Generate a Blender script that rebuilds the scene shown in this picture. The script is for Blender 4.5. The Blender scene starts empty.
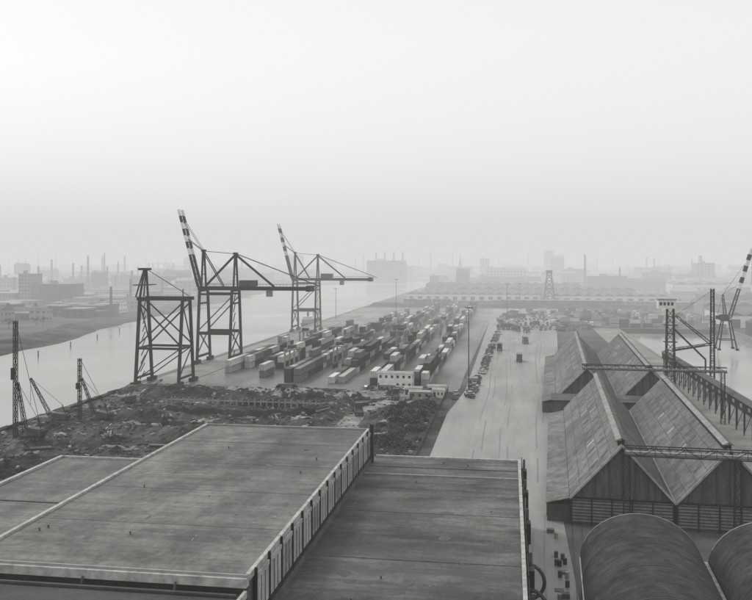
import bpy, bmesh, math, random
from mathutils import Vector, Matrix, noise
random.seed(7)
R=random.random
def U(a,b): return a+(b-a)*R()
scene=bpy.context.scene
COL=scene.collection

# ------------------------------------------------------------ materials
def g(v): return (v,v*0.992,v*0.97,1)
def new_mat(name):
    m=bpy.data.materials.new(name); m.use_nodes=True
    nt=m.node_tree; b=nt.nodes['Principled BSDF']
    return m,nt,b
def M(name,c1,c2=None,scale=0.5,rough=0.8,stretch=(1,1,1),spec=0.3,bump=0.0,wave=None,brick=None,
      stain=0.0,rough2=None,fine=0.0,metal=0.0,lo=0.35,hi=0.65,fs=3.5,streak=None):
    if c2 is None: c2=c1*0.75
    m,nt,b=new_mat(name); N=nt.nodes; L=nt.links
    tc=N.new('ShaderNodeTexCoord'); mp=N.new('ShaderNodeMapping')
    mp.inputs['Scale'].default_value=stretch
    L.new(tc.outputs['Object'],mp.inputs['Vector'])
    no=N.new('ShaderNodeTexNoise'); no.inputs['Scale'].default_value=scale
    no.inputs['Detail'].default_value=8; no.inputs['Roughness'].default_value=0.62
    L.new(mp.outputs['Vector'],no.inputs['Vector'])
    mr=N.new('ShaderNodeMapRange'); mr.inputs['From Min'].default_value=lo; mr.inputs['From Max'].default_value=hi
    L.new(no.outputs['Fac'],mr.inputs['Value'])
    mx=N.new('ShaderNodeMix'); mx.data_type='RGBA'
    mx.inputs['A'].default_value=g(c2); mx.inputs['B'].default_value=g(c1)
    L.new(mr.outputs['Result'],mx.inputs['Factor'])
    col=mx.outputs['Result']
    def mult(colsock,facsock,amount):
        k=N.new('ShaderNodeMix'); k.data_type='RGBA'; k.blend_type='MULTIPLY'
        k.inputs['Factor'].default_value=amount
        L.new(colsock,k.inputs['A']); L.new(facsock,k.inputs['B'])
        return k.outputs['Result']
    def nlayer(sc,detail,a,b_,tomin,vec=None,rough_=0.5):
        n2=N.new('ShaderNodeTexNoise'); n2.inputs['Scale'].default_value=sc
        n2.inputs['Detail'].default_value=detail; n2.inputs['Roughness'].default_value=rough_
        L.new(vec or tc.outputs['Object'],n2.inputs['Vector'])
        r2=N.new('ShaderNodeMapRange'); r2.inputs['From Min'].default_value=a; r2.inputs['From Max'].default_value=b_
        r2.inputs['To Min'].default_value=tomin
        L.new(n2.outputs['Fac'],r2.inputs['Value'])
        return r2.outputs['Result']
    if stain>0: col=mult(col,nlayer(scale*0.17,5,0.38,0.62,0.45,rough_=0.6),stain)
    if fine>0: col=mult(col,nlayer(fs,4,0.3,0.6,0.35),fine)
    if streak:
        m2=N.new('ShaderNodeMapping'); m2.inputs['Scale'].default_value=streak[0]
        L.new(tc.outputs['Object'],m2.inputs['Vector'])
        col=mult(col,nlayer(streak[1],6,0.42,0.56,0.45,m2.outputs['Vector'],0.7),streak[2])
    if brick:
        bt=N.new('ShaderNodeTexBrick')
        bt.inputs['Scale'].default_value=1.0
        bt.inputs['Brick Width'].default_value=brick[0]; bt.inputs['Row Height'].default_value=brick[1]
        bt.inputs['Mortar Size'].default_value=brick[2]; bt.inputs['Mortar Smooth'].default_value=0.3
        bt.inputs['Color1'].default_value=g(1.0); bt.inputs['Color2'].default_value=g(brick[4] if len(brick)>4 else 0.82)
        bt.inputs['Mortar'].default_value=g(brick[3]); bt.offset=0.5 if len(brick)<6 else brick[5]
        L.new(tc.outputs['Object'],bt.inputs['Vector'])
        col=mult(col,bt.outputs['Color'],1.0)
    if wave:
        wv=N.new('ShaderNodeTexWave'); wv.wave_type='BANDS'; wv.bands_direction=wave[0]
        wv.inputs['Scale'].default_value=0.314/wave[1]
        wv.inputs['Distortion'].default_value=0.0
        L.new(tc.outputs['Object'],wv.inputs['Vector'])
        bp=N.new('ShaderNodeBump'); bp.inputs['Strength'].default_value=wave[2]; bp.inputs['Distance'].default_value=0.1
        L.new(wv.outputs['Fac'],bp.inputs['Height']); L.new(bp.outputs['Normal'],b.inputs['Normal'])
    elif bump>0:
        bp=N.new('ShaderNodeBump'); bp.inputs['Strength'].default_value=bump; bp.inputs['Distance'].default_value=0.3
        L.new(no.outputs['Fac'],bp.inputs['Height']); L.new(bp.outputs['Normal'],b.inputs['Normal'])
    L.new(col,b.inputs['Base Color'])
    b.inputs['Roughness'].default_value=rough
    if rough2 is not None:
        rr=N.new('ShaderNodeMapRange'); rr.inputs['From Min'].default_value=0.4; rr.inputs['From Max'].default_value=0.6
        rr.inputs['To Min'].default_value=rough; rr.inputs['To Max'].default_value=rough2
        nn=N.new('ShaderNodeTexNoise'); nn.inputs['Scale'].default_value=scale*0.35; nn.inputs['Detail'].default_value=6
        L.new(mp.outputs['Vector'],nn.inputs['Vector'])
        L.new(nn.outputs['Fac'],rr.inputs['Value']); L.new(rr.outputs['Result'],b.inputs['Roughness'])
    b.inputs['Specular IOR Level'].default_value=spec
    b.inputs['Metallic'].default_value=metal
    return m

m_ground=M('ground_dirt',0.15,0.06,0.03,0.85,stain=0.6,fine=0.3)
m_mud=M('mud',0.085,0.012,0.10,0.8,stain=0.6,fine=0.8,rough2=0.5,bump=0.8,lo=0.4,hi=0.66,fs=0.9,spec=0.15)
m_sand=M('sand',0.36,0.13,0.3,0.9,fine=0.6,bump=0.3,fs=1.0)
m_yard=M('yard_asphalt',0.19,0.10,0.05,0.28,stain=0.6,rough2=0.55,spec=0.5,stretch=(1.6,0.5,1))
m_road=M('road_wet',0.33,0.23,0.06,0.35,stretch=(1.5,0.5,1),stain=0.35,rough2=0.55,spec=0.5,fine=0.15,streak=((1.0,0.06,1),0.35,0.22),fs=0.8)
m_apron=M('apron_concrete',0.34,0.20,0.1,0.4,stain=0.4,rough2=0.7,fine=0.3,brick=(6,6,0.08,0.7,0.85,0.0))
m_track=M('tyre_track',0.20,0.15,0.5,0.5,stretch=(1,0.1,1))
m_roofA=M('felt_roof',0.235,0.135,0.22,0.55,stretch=(1.0,0.5,1),stain=0.7,fine=0.5,brick=(1.25,5.6,0.03,0.72,0.94),rough2=0.8,lo=0.4,hi=0.6,fs=1.6,streak=((0.10,1.3,1),0.5,0.55))
m_roofB=M('felt_roof_low',0.18,0.085,0.25,0.5,stretch=(0.5,0.9,1),stain=0.8,fine=0.55,brick=(1.25,4.2,0.03,0.7,0.93),rough2=0.8,lo=0.4,hi=0.6,fs=1.6,streak=((0.10,1.4,1),0.5,0.65))
m_roofC=M('felt_roof_dark',0.09,0.045,0.3,0.65,stain=0.6,fine=0.5,brick=(2.5,5.6,0.035,0.7,0.92))
m_tar=M('tar_patch',0.08,0.05,0.8,0.5,fine=0.5)
m_coping=M('coping',0.50,0.30,0.9,0.7,fine=0.4,fs=1.5)
m_panel=M('cladding_panel',0.55,0.25,0.8,0.6,stretch=(1,1,0.25),fine=0.4)
m_glassp=M('wired_glass',0.40,0.15,1.2,0.3,spec=0.5)
m_conc=M('concrete',0.32,0.20,0.4,0.85,fine=0.3)
m_brickw=M('brick_wall',0.12,0.06,0.4,0.9,fine=0.3)
m_dark=M('dark_steel',0.022,0.010,1.0,0.6)
m_steel=M('weathered_steel',0.08,0.04,0.6,0.6)
m_grey=M('grey_paint',0.34,0.22,0.5,0.6)
m_white=M('white_paint',0.8,0.6,0.5,0.6)
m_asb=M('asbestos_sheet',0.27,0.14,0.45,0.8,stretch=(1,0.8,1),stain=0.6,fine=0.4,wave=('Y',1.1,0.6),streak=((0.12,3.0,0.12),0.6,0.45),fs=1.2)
m_asb2=M('asbestos_sheet_old_shaded',0.18,0.085,0.5,0.8,stain=0.6,fine=0.45,wave=('Y',1.1,0.7),streak=((0.12,3.0,0.12),0.6,0.55),fs=1.2)  # darker sheet: older roofs, also painted shade on warehouse right slopes
m_barrel=M('barrel_sheet',0.075,0.035,0.4,0.8,stain=0.7,fine=0.55,wave=('Y',0.5,0.4),streak=((0.15,2.0,0.15),0.6,0.5),fs=1.1,spec=.15)
m_gable=M('gable_boards',0.15,0.07,0.7,0.85,stretch=(2,1,0.3),fine=0.3,wave=('X',0.5,0.5))
m_slat=M('slats',0.26,0.16,0.9,0.8,fine=0.3)
m_win=M('window_glass',0.03,0.02,1,0.2,spec=0.5)
m_tire=M('tyre',0.02,0.015,4,0.9)
m_wood=M('timber',0.20,0.10,1.5,0.85,fine=0.3)
m_leafd=M('foliage_dark',0.035,0.02,2,0.9)
m_leafl=M('foliage_light',0.09,0.05,2,0.9)
m_bark=M('bark',0.05,0.03,2,0.9)
m_skylight=M('skylight',0.46,0.28,0.8,0.5)
m_ship=M('ship_hull',0.06,0.03,0.3,0.5)

m_water,nt,b=new_mat('river_water')
N=nt.nodes;L=nt.links
tc=N.new('ShaderNodeTexCoord');mp=N.new('ShaderNodeMapping');mp.inputs['Scale'].default_value=(1.0,0.6,1)
no=N.new('ShaderNodeTexNoise');no.inputs['Scale'].default_value=0.35;no.inputs['Detail'].default_value=4
bp=N.new('ShaderNodeBump');bp.inputs['Strength'].default_value=0.25;bp.inputs['Distance'].default_value=0.4
L.new(tc.outputs['Object'],mp.inputs['Vector']);L.new(mp.outputs['Vector'],no.inputs['Vector'])
L.new(no.outputs['Fac'],bp.inputs['Height']);L.new(bp.outputs['Normal'],b.inputs['Normal'])
n2=N.new('ShaderNodeTexNoise');n2.inputs['Scale'].default_value=0.012;n2.inputs['Detail'].default_value=5
L.new(tc.outputs['Object'],n2.inputs['Vector'])
rr=N.new('ShaderNodeMapRange');rr.inputs['From Min'].default_value=0.35;rr.inputs['From Max'].default_value=0.65
rr.inputs['To Min'].default_value=0.10;rr.inputs['To Max'].default_value=0.35
L.new(n2.outputs['Fac'],rr.inputs['Value']);L.new(rr.outputs['Result'],b.inputs['Roughness'])
b.inputs['Base Color'].default_value=g(0.30); b.inputs['Specular IOR Level'].default_value=0.6

# ------------------------------------------------------------ mesh builder
class MB:
    def __init__(s): s.v=[];s.f=[];s.m=[];s.mats=[]
    def mi(s,mat):
        if mat not in s.mats: s.mats.append(mat)
        return s.mats.index(mat)
    def poly(s,pts,mat):
        n=len(s.v); s.v+= [tuple(p) for p in pts]; s.f.append(tuple(range(n,n+len(pts)))); s.m.append(s.mi(mat))
    def hexa(s,p,mat):
        n=len(s.v); s.v+=[tuple(q) for q in p]; k=s.mi(mat)
        for q in ((3,2,1,0),(4,5,6,7),(0,1,5,4),(1,2,6,5),(2,3,7,6),(3,0,4,7)):
            s.f.append(tuple(n+i for i in q)); s.m.append(k)
    def box(s,x0,x1,y0,y1,z0,z1,mat):
        s.hexa([(x0,y0,z0),(x1,y0,z0),(x1,y1,z0),(x0,y1,z0),(x0,y0,z1),(x1,y0,z1),(x1,y1,z1),(x0,y1,z1)],mat)
    def beam(s,p,q,w,mat,h=None):
        p=Vector(p);q=Vector(q);h=h or w
        d=(q-p)
        if d.length<1e-6: return
        d.normalize()
        up=Vector((0,0,1)) if abs(d.z)<0.95 else Vector((0,1,0))
        a=d.cross(up).normalized()*w/2; c=a.cross(d).normalized()*h/2
        s.hexa([p-a-c,p+a-c,p+a+c,p-a+c,q-a-c,q+a-c,q+a+c,q-a+c],mat)
    def tube(s,p,q,r,mat,n=8,r2=None,caps=True):
        p=Vector(p);q=Vector(q);r2=r if r2 is None else r2
        d=(q-p).normalized(); up=Vector((0,0,1)) if abs(d.z)<0.95 else Vector((0,1,0))
        a=d.cross(up).normalized(); c=a.cross(d)
        k=len(s.v); mi=s.mi(mat)
        for i in range(n):
            t=2*math.pi*i/n; o=a*math.cos(t)+c*math.sin(t)
            s.v.append(tuple(p+o*r)); s.v.append(tuple(q+o*r2))
        for i in range(n):
            j=(i+1)%n
            s.f.append((k+2*i,k+2*j,k+2*j+1,k+2*i+1)); s.m.append(mi)
        if caps:
            s.f.append(tuple(k+2*i for i in range(n))); s.m.append(mi)
            s.f.append(tuple(k+2*i+1 for i in range(n))); s.m.append(mi)
    def lattice(s,p,q,w,mat,n=8,w2=None,t=0.15,tb=None):
        p=Vector(p);q=Vector(q);w2=w if w2 is None else w2; tb=tb or t*0.6
        d=(q-p).normalized(); up=Vector((0,0,1)) if abs(d.z)<0.9 else Vector((0,1,0))
        a=d.cross(up).normalized(); c=a.cross(d).normalized()
        def pt(i,k):
            f=i/n; ww=(w+(w2-w)*f)/2; o=((1,1),(-1,1),(-1,-1),(1,-1))[k]
            return p.lerp(q,f)+a*ww*o[0]+c*ww*o[1]
        for k in range(4): s.beam(pt(0,k),pt(n,k),t,mat)
        for i in range(n):
            for k in range(4):
                k2=(k+1)%4
                if i%2: s.beam(pt(i,k),pt(i+1,k2),tb,mat)
                else: s.beam(pt(i,k2),pt(i+1,k),tb,mat)
                s.beam(pt(i,k),pt(i,k2),tb,mat)
    def mesh(s,name):
        me=bpy.data.meshes.new(name); me.from_pydata(s.v,[],s.f)
        for m in s.mats: me.materials.append(m)
        me.polygons.foreach_set('material_index',s.m); me.update()
        return me
    def build(s,name,loc=(0,0,0),rot=0,parent=None):
        o=bpy.data.objects.new(name,s.mesh(name)); COL.objects.link(o)
        o.location=loc; o.rotation_euler=(0,0,rot)
        if parent: o.parent=parent
        return o
def group(name,parts,loc=(0,0,0),rot=0):
    e=bpy.data.objects.new(name,None); COL.objects.link(e); e.location=loc; e.rotation_euler=(0,0,rot)
    for k,mb in parts.items():
        if mb.v: mb.build(k,parent=e)
    return e
def inst(name,me,loc,rot=0,sc=None):
    o=bpy.data.objects.new(name,me); COL.objects.link(o); o.location=loc; o.rotation_euler=(0,0,rot)
    if sc: o.scale=sc
    return o

# ------------------------------------------------------------ ground, river, dock
FB=[(-400,-185),(210,-222),(362,-240),(602,-280),(900,-312),(1281,-345),(1600,-300),(1780,-190)]
def fbank(y):
    if y<=FB[0][0]: return FB[0][1]
    for (a,b_),(c,d) in zip(FB,FB[1:]):
        if y<=c: return b_+(d-b_)*(y-a)/(c-a)
    return FB[-1][1]
mb=MB()
st=sorted(set([-400,-100,100,179.9,180,560,560.1,1780,1780.1,2500,9000]+list(range(210,1740,18))))
rows=[]
for y in st:
    fb=fbank(y)+(9*noise.noise(Vector((y*.012,3,1)))+4*noise.noise(Vector((y*.05,3,7))) if y<1700 else 0); riv=-6 if y<=1780 else 0; bas=-6 if 180<=y<=560 else 0
    w_=3*noise.noise(Vector((y*.04,9,1)))
    rows.append([(-9000,y,0),(fb-26+w_,y,0.0),(fb-9-w_,y,riv*0.25),(fb+4,y,riv*.6),(fb+9,y,riv),(-133.02,y,riv),(-133,y,0),
                 (68,y,0),(68.02,y,bas),(134.98,y,bas),(135,y,0),(9000,y,0)])
for a,b_ in zip(rows,rows[1:]):
    for i in range(len(a)-1):
        mb.poly([a[i],a[i+1],b_[i+1],b_[i]],m_mud if i in (1,2,3) else m_ground)
mb.build('ground')
mb=MB(); mb.poly([(-520,-400,-3),(400,-400,-3),(400,1900,-3),(-520,1900,-3)],m_water); mb.build('river_water')
# rough rubble river bank in front of the construction site
mb=MB()
nx,ny=12,180
for j in range(ny+1):
    for i in range(nx+1):
        y=90+194*j/ny; f=i/nx; x=-142+ (12.5)*f + 1.6*noise.noise(Vector((y*.06,0,2)))*(1-f)
        z=-4.2+4.8*min(1,f*1.15)+ .8*noise.noise(Vector((x*.35,y*.3,6)))+.4*noise.noise(Vector((x*1.1,y*1.0,2)))
        mb.v.append((x,y,z))
k=mb.mi(m_mud)
for j in range(ny):
    for i in range(nx):
        a=j*(nx+1)+i; mb.f.append((a,a+1,a+nx+2,a+nx+1)); mb.m.append(k)
mb.build('river_bank')
mb=MB()
mb.box(-133.7,-132.4,284,1250,-6,0.18,m_conc)
for i in range(80):
    y=288+i*12; mb.box(-134.0,-133.7,y,y+0.5,-4,0.1,m_dark)
mb.build('quay_wall')
mb=MB(); mb.box(67.2,68.4,180,560,-6,0.18,m_conc); mb.box(134.6,135.8,180,560,-6,0.18,m_conc); mb.build('dock_wall')

def sheet(name,pts,z,mat):
    mb=MB(); mb.poly([(x,y,z) for x,y in pts],mat); return mb.build(name)
sheet('container_yard_pavement',[(-132.3,286),(-17.5,286),(-13,760),(-132.3,760)],0.004,m_yard)
sheet('quay_apron',[(-132.2,300),(-112,300),(-112,740),(-132.2,740)],0.008,m_apron)
sheet('road',[(-17,40),(9,40),(9,150),(30,560),(45,760),(-14,760),(-15,290),(-20,215),(-22,146)],0.012,m_road)
sheet('dock_quay_pavement',[(50,180),(67,180),(67,560),(52,560)],0.006,m_apron)
mb=MB()
for x,w,y0,y1 in ((-9,0.35,150,700),(-7.2,0.35,150,700),(-3,0.3,150,640),(-1.2,0.3,150,640),(3.0,0.35,100,560),(4.8,0.35,100,560)):
    s=0.03 if x>0 else 0.008
    n=44
    for i in range(n):
        a=y0+(y1-y0)*i/n; c=y0+(y1-y0)*(i+1)/n
        if noise.noise(Vector((i*.3,x,0)))<-.1: continue
        def xx(y): return x+s*(y-y0)+1.5*noise.noise(Vector((y*.012,0,0)))
        mb.poly([(xx(a),a,0.016),(xx(a)+w,a,0.016),(xx(c)+w,c,0.016),(xx(c),c,0.016)],m_track)
mb.build('road_tyre_tracks')
mb=MB()
for x0,sl in ((6.2,0.047),(7.7,0.047)):
    mb.beam((x0,60,0.06),(x0+sl*500,560,0.06),0.12,m_steel)
for X in (-131,-115.5):
    mb.beam((X,288,0.06),(X,740,0.06),0.14,m_steel)
mb.build('crane_rail')
mb=MB(); mb.box(-17.4,-17.1,292,745,0,0.14,m_conc); mb.build('kerb')

# construction-site terrain
def path_x(y):
    if 200<y<286: return -36-5*math.sin((y-200)/86*4.2)-4*((286-y)/86)
    return None
def hterr(x,y):
    n=noise.noise(Vector((x*0.05,y*0.05,0)))+0.6*noise.noise(Vector((x*0.13,y*0.11,5)))+0.4*noise.noise(Vector((x*0.4,y*0.33,9)))
    h=0.6+1.9*n
    h+=0.45*noise.noise(Vector((x*0.9,y*0.8,3)))
    if -106<x<-56 and 238<y<250: h-=3.5
    if -108<x<-54 and (232<y<=238): h+=1.6
    if -92<x<-60 and (212<y<217): h-=2.5
    for cx,cy,rx,ry,hh in ((-66,263,13,7,3.6),(-50,270,8,6,2.6),(-84,262,9,6,2.2),(-100,225,12,7,2.4),(-28,230,9,14,1.5),(-118,200,6,14,1.8),(-115,262,9,9,1.8),(-75,205,14,8,1.6),(-45,238,10,7,1.6)):
        d=((x-cx)/rx)**2+((y-cy)/ry)**2
        if d<1: h+=hh*(1-d)
    pc=path_x(y)
    if pc is not None:
        d=abs(x-pc)
        if d<6: f=min(1,max(0,(d-2.5)/3.5)); h=h*f+0.3*(1-f)
    e=min(x+132.5,-19-x,y-146,286-y)
    h*=min(1,max(0,e/5))
    return h
nx,ny=160,190
mb=MB()
for i in range(nx+1):
    for j in range(ny+1):
        x=-132.9+ (132.9-18)*i/nx; y=145.5+141*j/ny
        mb.v.append((x,y,max(0.02,hterr(x,y))))
mi_m=mb.mi(m_mud); mi_s=mb.mi(m_sand)
for i in range(nx):
    for j in range(ny):
        a=i*(ny+1)+j; mb.f.append((a,a+ny+1,a+ny+2,a+1))
        x=-132.9+114.9*i/nx; y=145.5+141*j/ny
        wob=0.6*noise.noise(Vector((x*.3,y*.3,1)))+.4*noise.noise(Vector((x*.9,y*.9,4)))
        s=False
        for cx,cy,rx,ry in ((-66,265,14,6),(-48,272,9,6),(-90,277,20,4)):
            if ((x-cx)/rx)**2+((y-cy)/ry)**2<1+wob: s=True
        pc=path_x(y)
        if pc is not None and abs(x-pc)<2.8+2*wob: s=True
        if noise.noise(Vector((x*.05,y*.16,8)))+.5*wob>.44: s=True
        mb.m.append(mi_s if s else mi_m)
mb.build('construction_site_terrain')
def site(x,y): return max(0.02,hterr(x,y))

mb=MB()
for i in range(1500):
    x=U(-130,-22); y=U(150,282); s=U(0.12,0.6); z=site(x,y)
    a=U(0,3.14); p=Vector((math.cos(a),math.sin(a),U(-.2,.2)))*s
    mb.beam(Vector((x,y,z+0.1))-p,Vector((x,y,z+0.15))+p,s*U(.5,1.2),random.choice([m_dark,m_steel,m_dark,m_conc,m_wood]))
mb.build('rubble')
for k in range(34):
    cx,cy=U(-128,-42),U(152,278); a=U(-0.5,0.5)+(1.57 if R()<.4 else 0); mb=MB()
    for i in range(random.randint(4,12)):
        l=U(3,7); off=U(-1.2,1.2); z=0.15+0.3*(i//4)
        d=Vector((math.cos(a+U(-.08,.08)),math.sin(a+U(-.08,.08)),0)); nrm=Vector((-math.sin(a),math.cos(a),0))
        c=nrm*off+Vector((0,0,z))
        mb.beam(c-d*l/2,c+d*l/2,0.3,random.choice([m_wood,m_conc,m_steel,m_grey,m_dark]))
    mb.build('timber_stack',(cx,cy,site(cx,cy)))
mb=MB()
for r_ in range(2):
    for i in range(26):
        x=-105+i*1.9; y=(239,249)[r_]; mb.tube((x,y,-0.5),(x,y,2.0+U(-.3,.5)),0.22,m_conc if r_ else m_dark,6)
mb.beam((-106,249.4,1.3),(-56,249.4,1.3),0.35,m_conc)
mb.build('foundation_piles')
mb=MB()
for i in range(60):
    y=150+i*2.3; mb.beam((-20.5,y,0),(-20.5,y,1.9),0.12,m_dark)
mb.beam((-20.5,150,1.8),(-20.5,286,1.8),0.1,m_dark); mb.beam((-20.5,150,1.0),(-20.5,286,1.0),0.08,m_dark)
mb.build('site_fence')

def foliage(mb,c,rx,ry,rz,n,size):
    for i in range(n):
        while True:
            p=Vector((U(-1,1),U(-1,1),U(-1,1)))
            if p.length<1: break
        s=size*U(.5,1.3)
        p=Vector((c[0]+p.x*rx,c[1]+p.y*ry,c[2]+p.z*rz))
        a=Vector((U(-1,1),U(-1,1),U(-1,1))).normalized()*s; b_=a.cross(Vector((U(-1,1),U(-1,1),U(-1,1)))).normalized()*s
        mb.poly([p-a,p-b_,p+a,p+b_],m_leafl if R()<0.3 else m_leafd)
mb=MB()
for i in range(120):
    x=U(-34,-21.5); y=U(196,258)
    foliage(mb,(x,y,site(x,y)+0.35),U(.6,2.2),U(.6,2.4),U(.3,.8),50,0.24)
for i in range(60):
    x=U(-130,-60); y=U(150,200); foliage(mb,(x,y,site(x,y)+0.2),U(.8,2.6),U(.6,1.6),U(.2,.5),35,0.2)
mb.build('scrub')

# ------------------------------------------------------------ foreground sheds
P={k:MB() for k in ('walls','roof','parapet','side_panels','posts','gutter','roof_vents','wall_pipes','tar_repairs','roof_debris')}
P['walls'].box(-51.9,-23.6,74.6,141.2,0,15.9,m_brickw)
P['roof'].box(-52,-23.5,74.5,141.4,15.9,16.0,m_roofA)
pp=P['parapet']
pp.box(-52.2,-51.75,74.5,141.4,15.7,16.28,m_coping)
pp.box(-51.75,-23.4,141.0,141.5,15.7,16.25,m_conc)
pp.box(-23.75,-23.35,74.5,141.0,15.7,16.3,m_coping)
P['gutter'].box(-52.2,-23.4,73.6,74.45,15.3,16.12,m_coping)
P['gutter'].box(-52.2,-23.4,74.0,74.2,16.12,16.35,m_grey)
y=76.0
k=0
while y<141:
    P['posts'].box(-23.34,-23.1,y-0.11,y+0.11,10.6,16.36,m_dark)
    P['side_panels'].box(-23.36,-23.2,y+0.25,y+4.15,11.9,15.1,(m_panel,m_panel,m_glassp)[k%3])
    P['side_panels'].box(-23.36,-23.12,y+0.25,y+4.15,15.2,15.66,m_coping)
    P['side_panels'].box(-23.33,-23.12,y+0.25,y+4.15,11.4,11.8,m_dark)
    for j in range(1,3):
        P['posts'].box(-23.2,-23.14,y+0.25+j*1.3,y+0.31+j*1.3,11.9,15.1,m_steel)
    y+=4.45; k+=1
P['side_panels'].box(-23.35,-23.0,34,141.2,10.6,11.35,m_brickw)
P['posts'].box(-23.3,-22.7,141.0,141.8,10,17.0,m_dark)
P['walls'].box(-60,-23.7,20,73.5,0,14.7,m_brickw)
P['roof'].box(-60.1,-23.6,19.9,73.55,14.7,14.8,m_roofC)
P['parapet'].box(-23.6,-23.3,19.9,73.5,14.5,15.15,m_coping)
for x in (-48,-39,-30): P['roof_vents'].tube((x,73.0,14.8),(x,73.4,15.6),0.12,m_steel)
P['roof_vents'].tube((-52,72.6,15.0),(-24,72.6,15.0),0.14,m_steel)
P['walls'].box(-23.5,1.4,20,145.4,0,10.5,m_brickw)
P['roof'].box(-23.4,1.6,19.9,145.6,10.5,10.6,m_roofB)
pp.box(1.3,1.75,19.9,145.6,10.4,10.95,m_coping)
pp.box(-22.9,1.3,145.2,145.7,10.4,10.9,m_coping)
for y in (88,101.5,115,128.5): P['gutter'].box(-51.7,-23.8,y,y+0.05,16.0,16.02,m_steel)
for y in (60,78,96,114): P['gutter'].box(-22.9,1.25,y,y+0.12,10.6,10.64,m_steel)
P['gutter'].box(-22.9,1.25,133.5,133.9,10.6,10.75,m_conc); P['gutter'].box(-22.9,1.25,138.6,138.8,10.6,10.7,m_steel)
for i in range(7):
    x,y=U(-50,-26),U(80,138); P['roof_vents'].tube((x,y,16),(x,y,16.25),0.08,m_steel); P['roof_vents'].tube((x,y,16.25),(x,y,16.3),0.14,m_steel)
for i in range(5):
    x,y=U(-20,-1),U(60,142); P['roof_vents'].tube((x,y,10.6),(x,y,10.9),0.09,m_steel)
def blob(mb,cx,cy,z,rx,ry,mat,n=14):
    ph=U(0,9); pts=[]
    for i in range(n):
        t=2*math.pi*i/n; q=1+.35*noise.noise(Vector((math.cos(t)*1.5+ph,math.sin(t)*1.5,ph)))
        pts.append((cx+rx*q*math.cos(t),cy+ry*q*math.sin(t),z))
    mb.poly(pts,mat)
for i in range(14):
    blob(P['tar_repairs'],U(-50,-26),U(80,138),16.004+i*.001,U(.2,.9),U(.3,1.3),m_tar)
for i in range(18):
    blob(P['tar_repairs'],U(-21,0),U(55,143),10.604+i*.001,U(.3,1.2),U(.3,1.2),m_tar)
for i in range(30):
    if i%2: x,y,z=U(-51,-25),U(77,140),16.02
    else: x,y,z=U(-22,0.5),U(55,144),10.62
    a=U(0,3.1); l=U(.15,.9); P['roof_debris'].beam((x,y,z),(x+math.cos(a)*l,y+math.sin(a)*l,z+.02),.07,random.choice((m_wood,m_dark,m_coping)))
wp=P['wall_pipes']
for i in range(34):
    y=60+i*2.55
    wp.beam((1.95,y,8.5),(1.95,y,11.7 if i%3==0 else 11.4),0.10,m_dark)
wp.beam((1.95,60,11.4),(1.95,145,11.4),0.07,m_dark); wp.beam((1.95,60,9.6),(1.95,145,9.6),0.2,m_dark)
for y in (141,128,113,96,84):
    wp.box(1.8,2.7,y,y+1.6,7.5,10.2,m_dark); wp.tube((2.3,y+2,0),(2.3,y+2,11.6),0.18,m_steel)
for yy in (96,104,88):
    prev=None
    for i in range(13):
        t=math.pi*i/12
        p=(1.8+2.3*math.sin(t),yy,6+2.2*math.cos(t))
        if prev: wp.tube(prev,p,0.22,m_steel,8,caps=False)
        prev=p
for i in range(24): wp.beam((2.1,118,1+i*0.42),(2.1,118.6,1+i*0.42),0.05,m_grey)
wp.beam((2.1,118,0),(2.1,118,12),0.08,m_grey); wp.beam((2.1,118.6,0),(2.1,118.6,12),0.08,m_grey)
group('wharf_shed',P)
P={k:MB() for k in ('walls','roof','parapet')}
P['walls'].box(-70.8,-52.4,20,126.8,0,12.9,m_brickw); P['roof'].box(-71,-52.3,19.9,127,12.9,13,m_roofA)
P['parapet'].box(-71.3,-70.7,19.9,127,12.7,13.35,m_coping); P['parapet'].box(-70.7,-52.3,126.7,127.1,12.7,13.3,m_coping)
P['parapet'].box(-70.6,-52.4,103,103.3,13,13.12,m_steel)
group('annex_shed',P)
mb=MB()
for i in range(14):
    x,y=U(6.2,8.3),U(100,140); mb.tube((x,y,0.02),(x,y,.9),.3,random.choice((m_dark,m_steel,m_grey)),10)
mb.build('oil_drums')
mb=MB()
for i in range(7):
    x,y=U(6.4,8),U(100,144)
    for k in range(random.randint(1,4)): mb.box(x-.6,x+.6,y-.5,y+.5,.03+k*.16,.13+k*.16,m_wood)
mb.build('pallet_stack')

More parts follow.
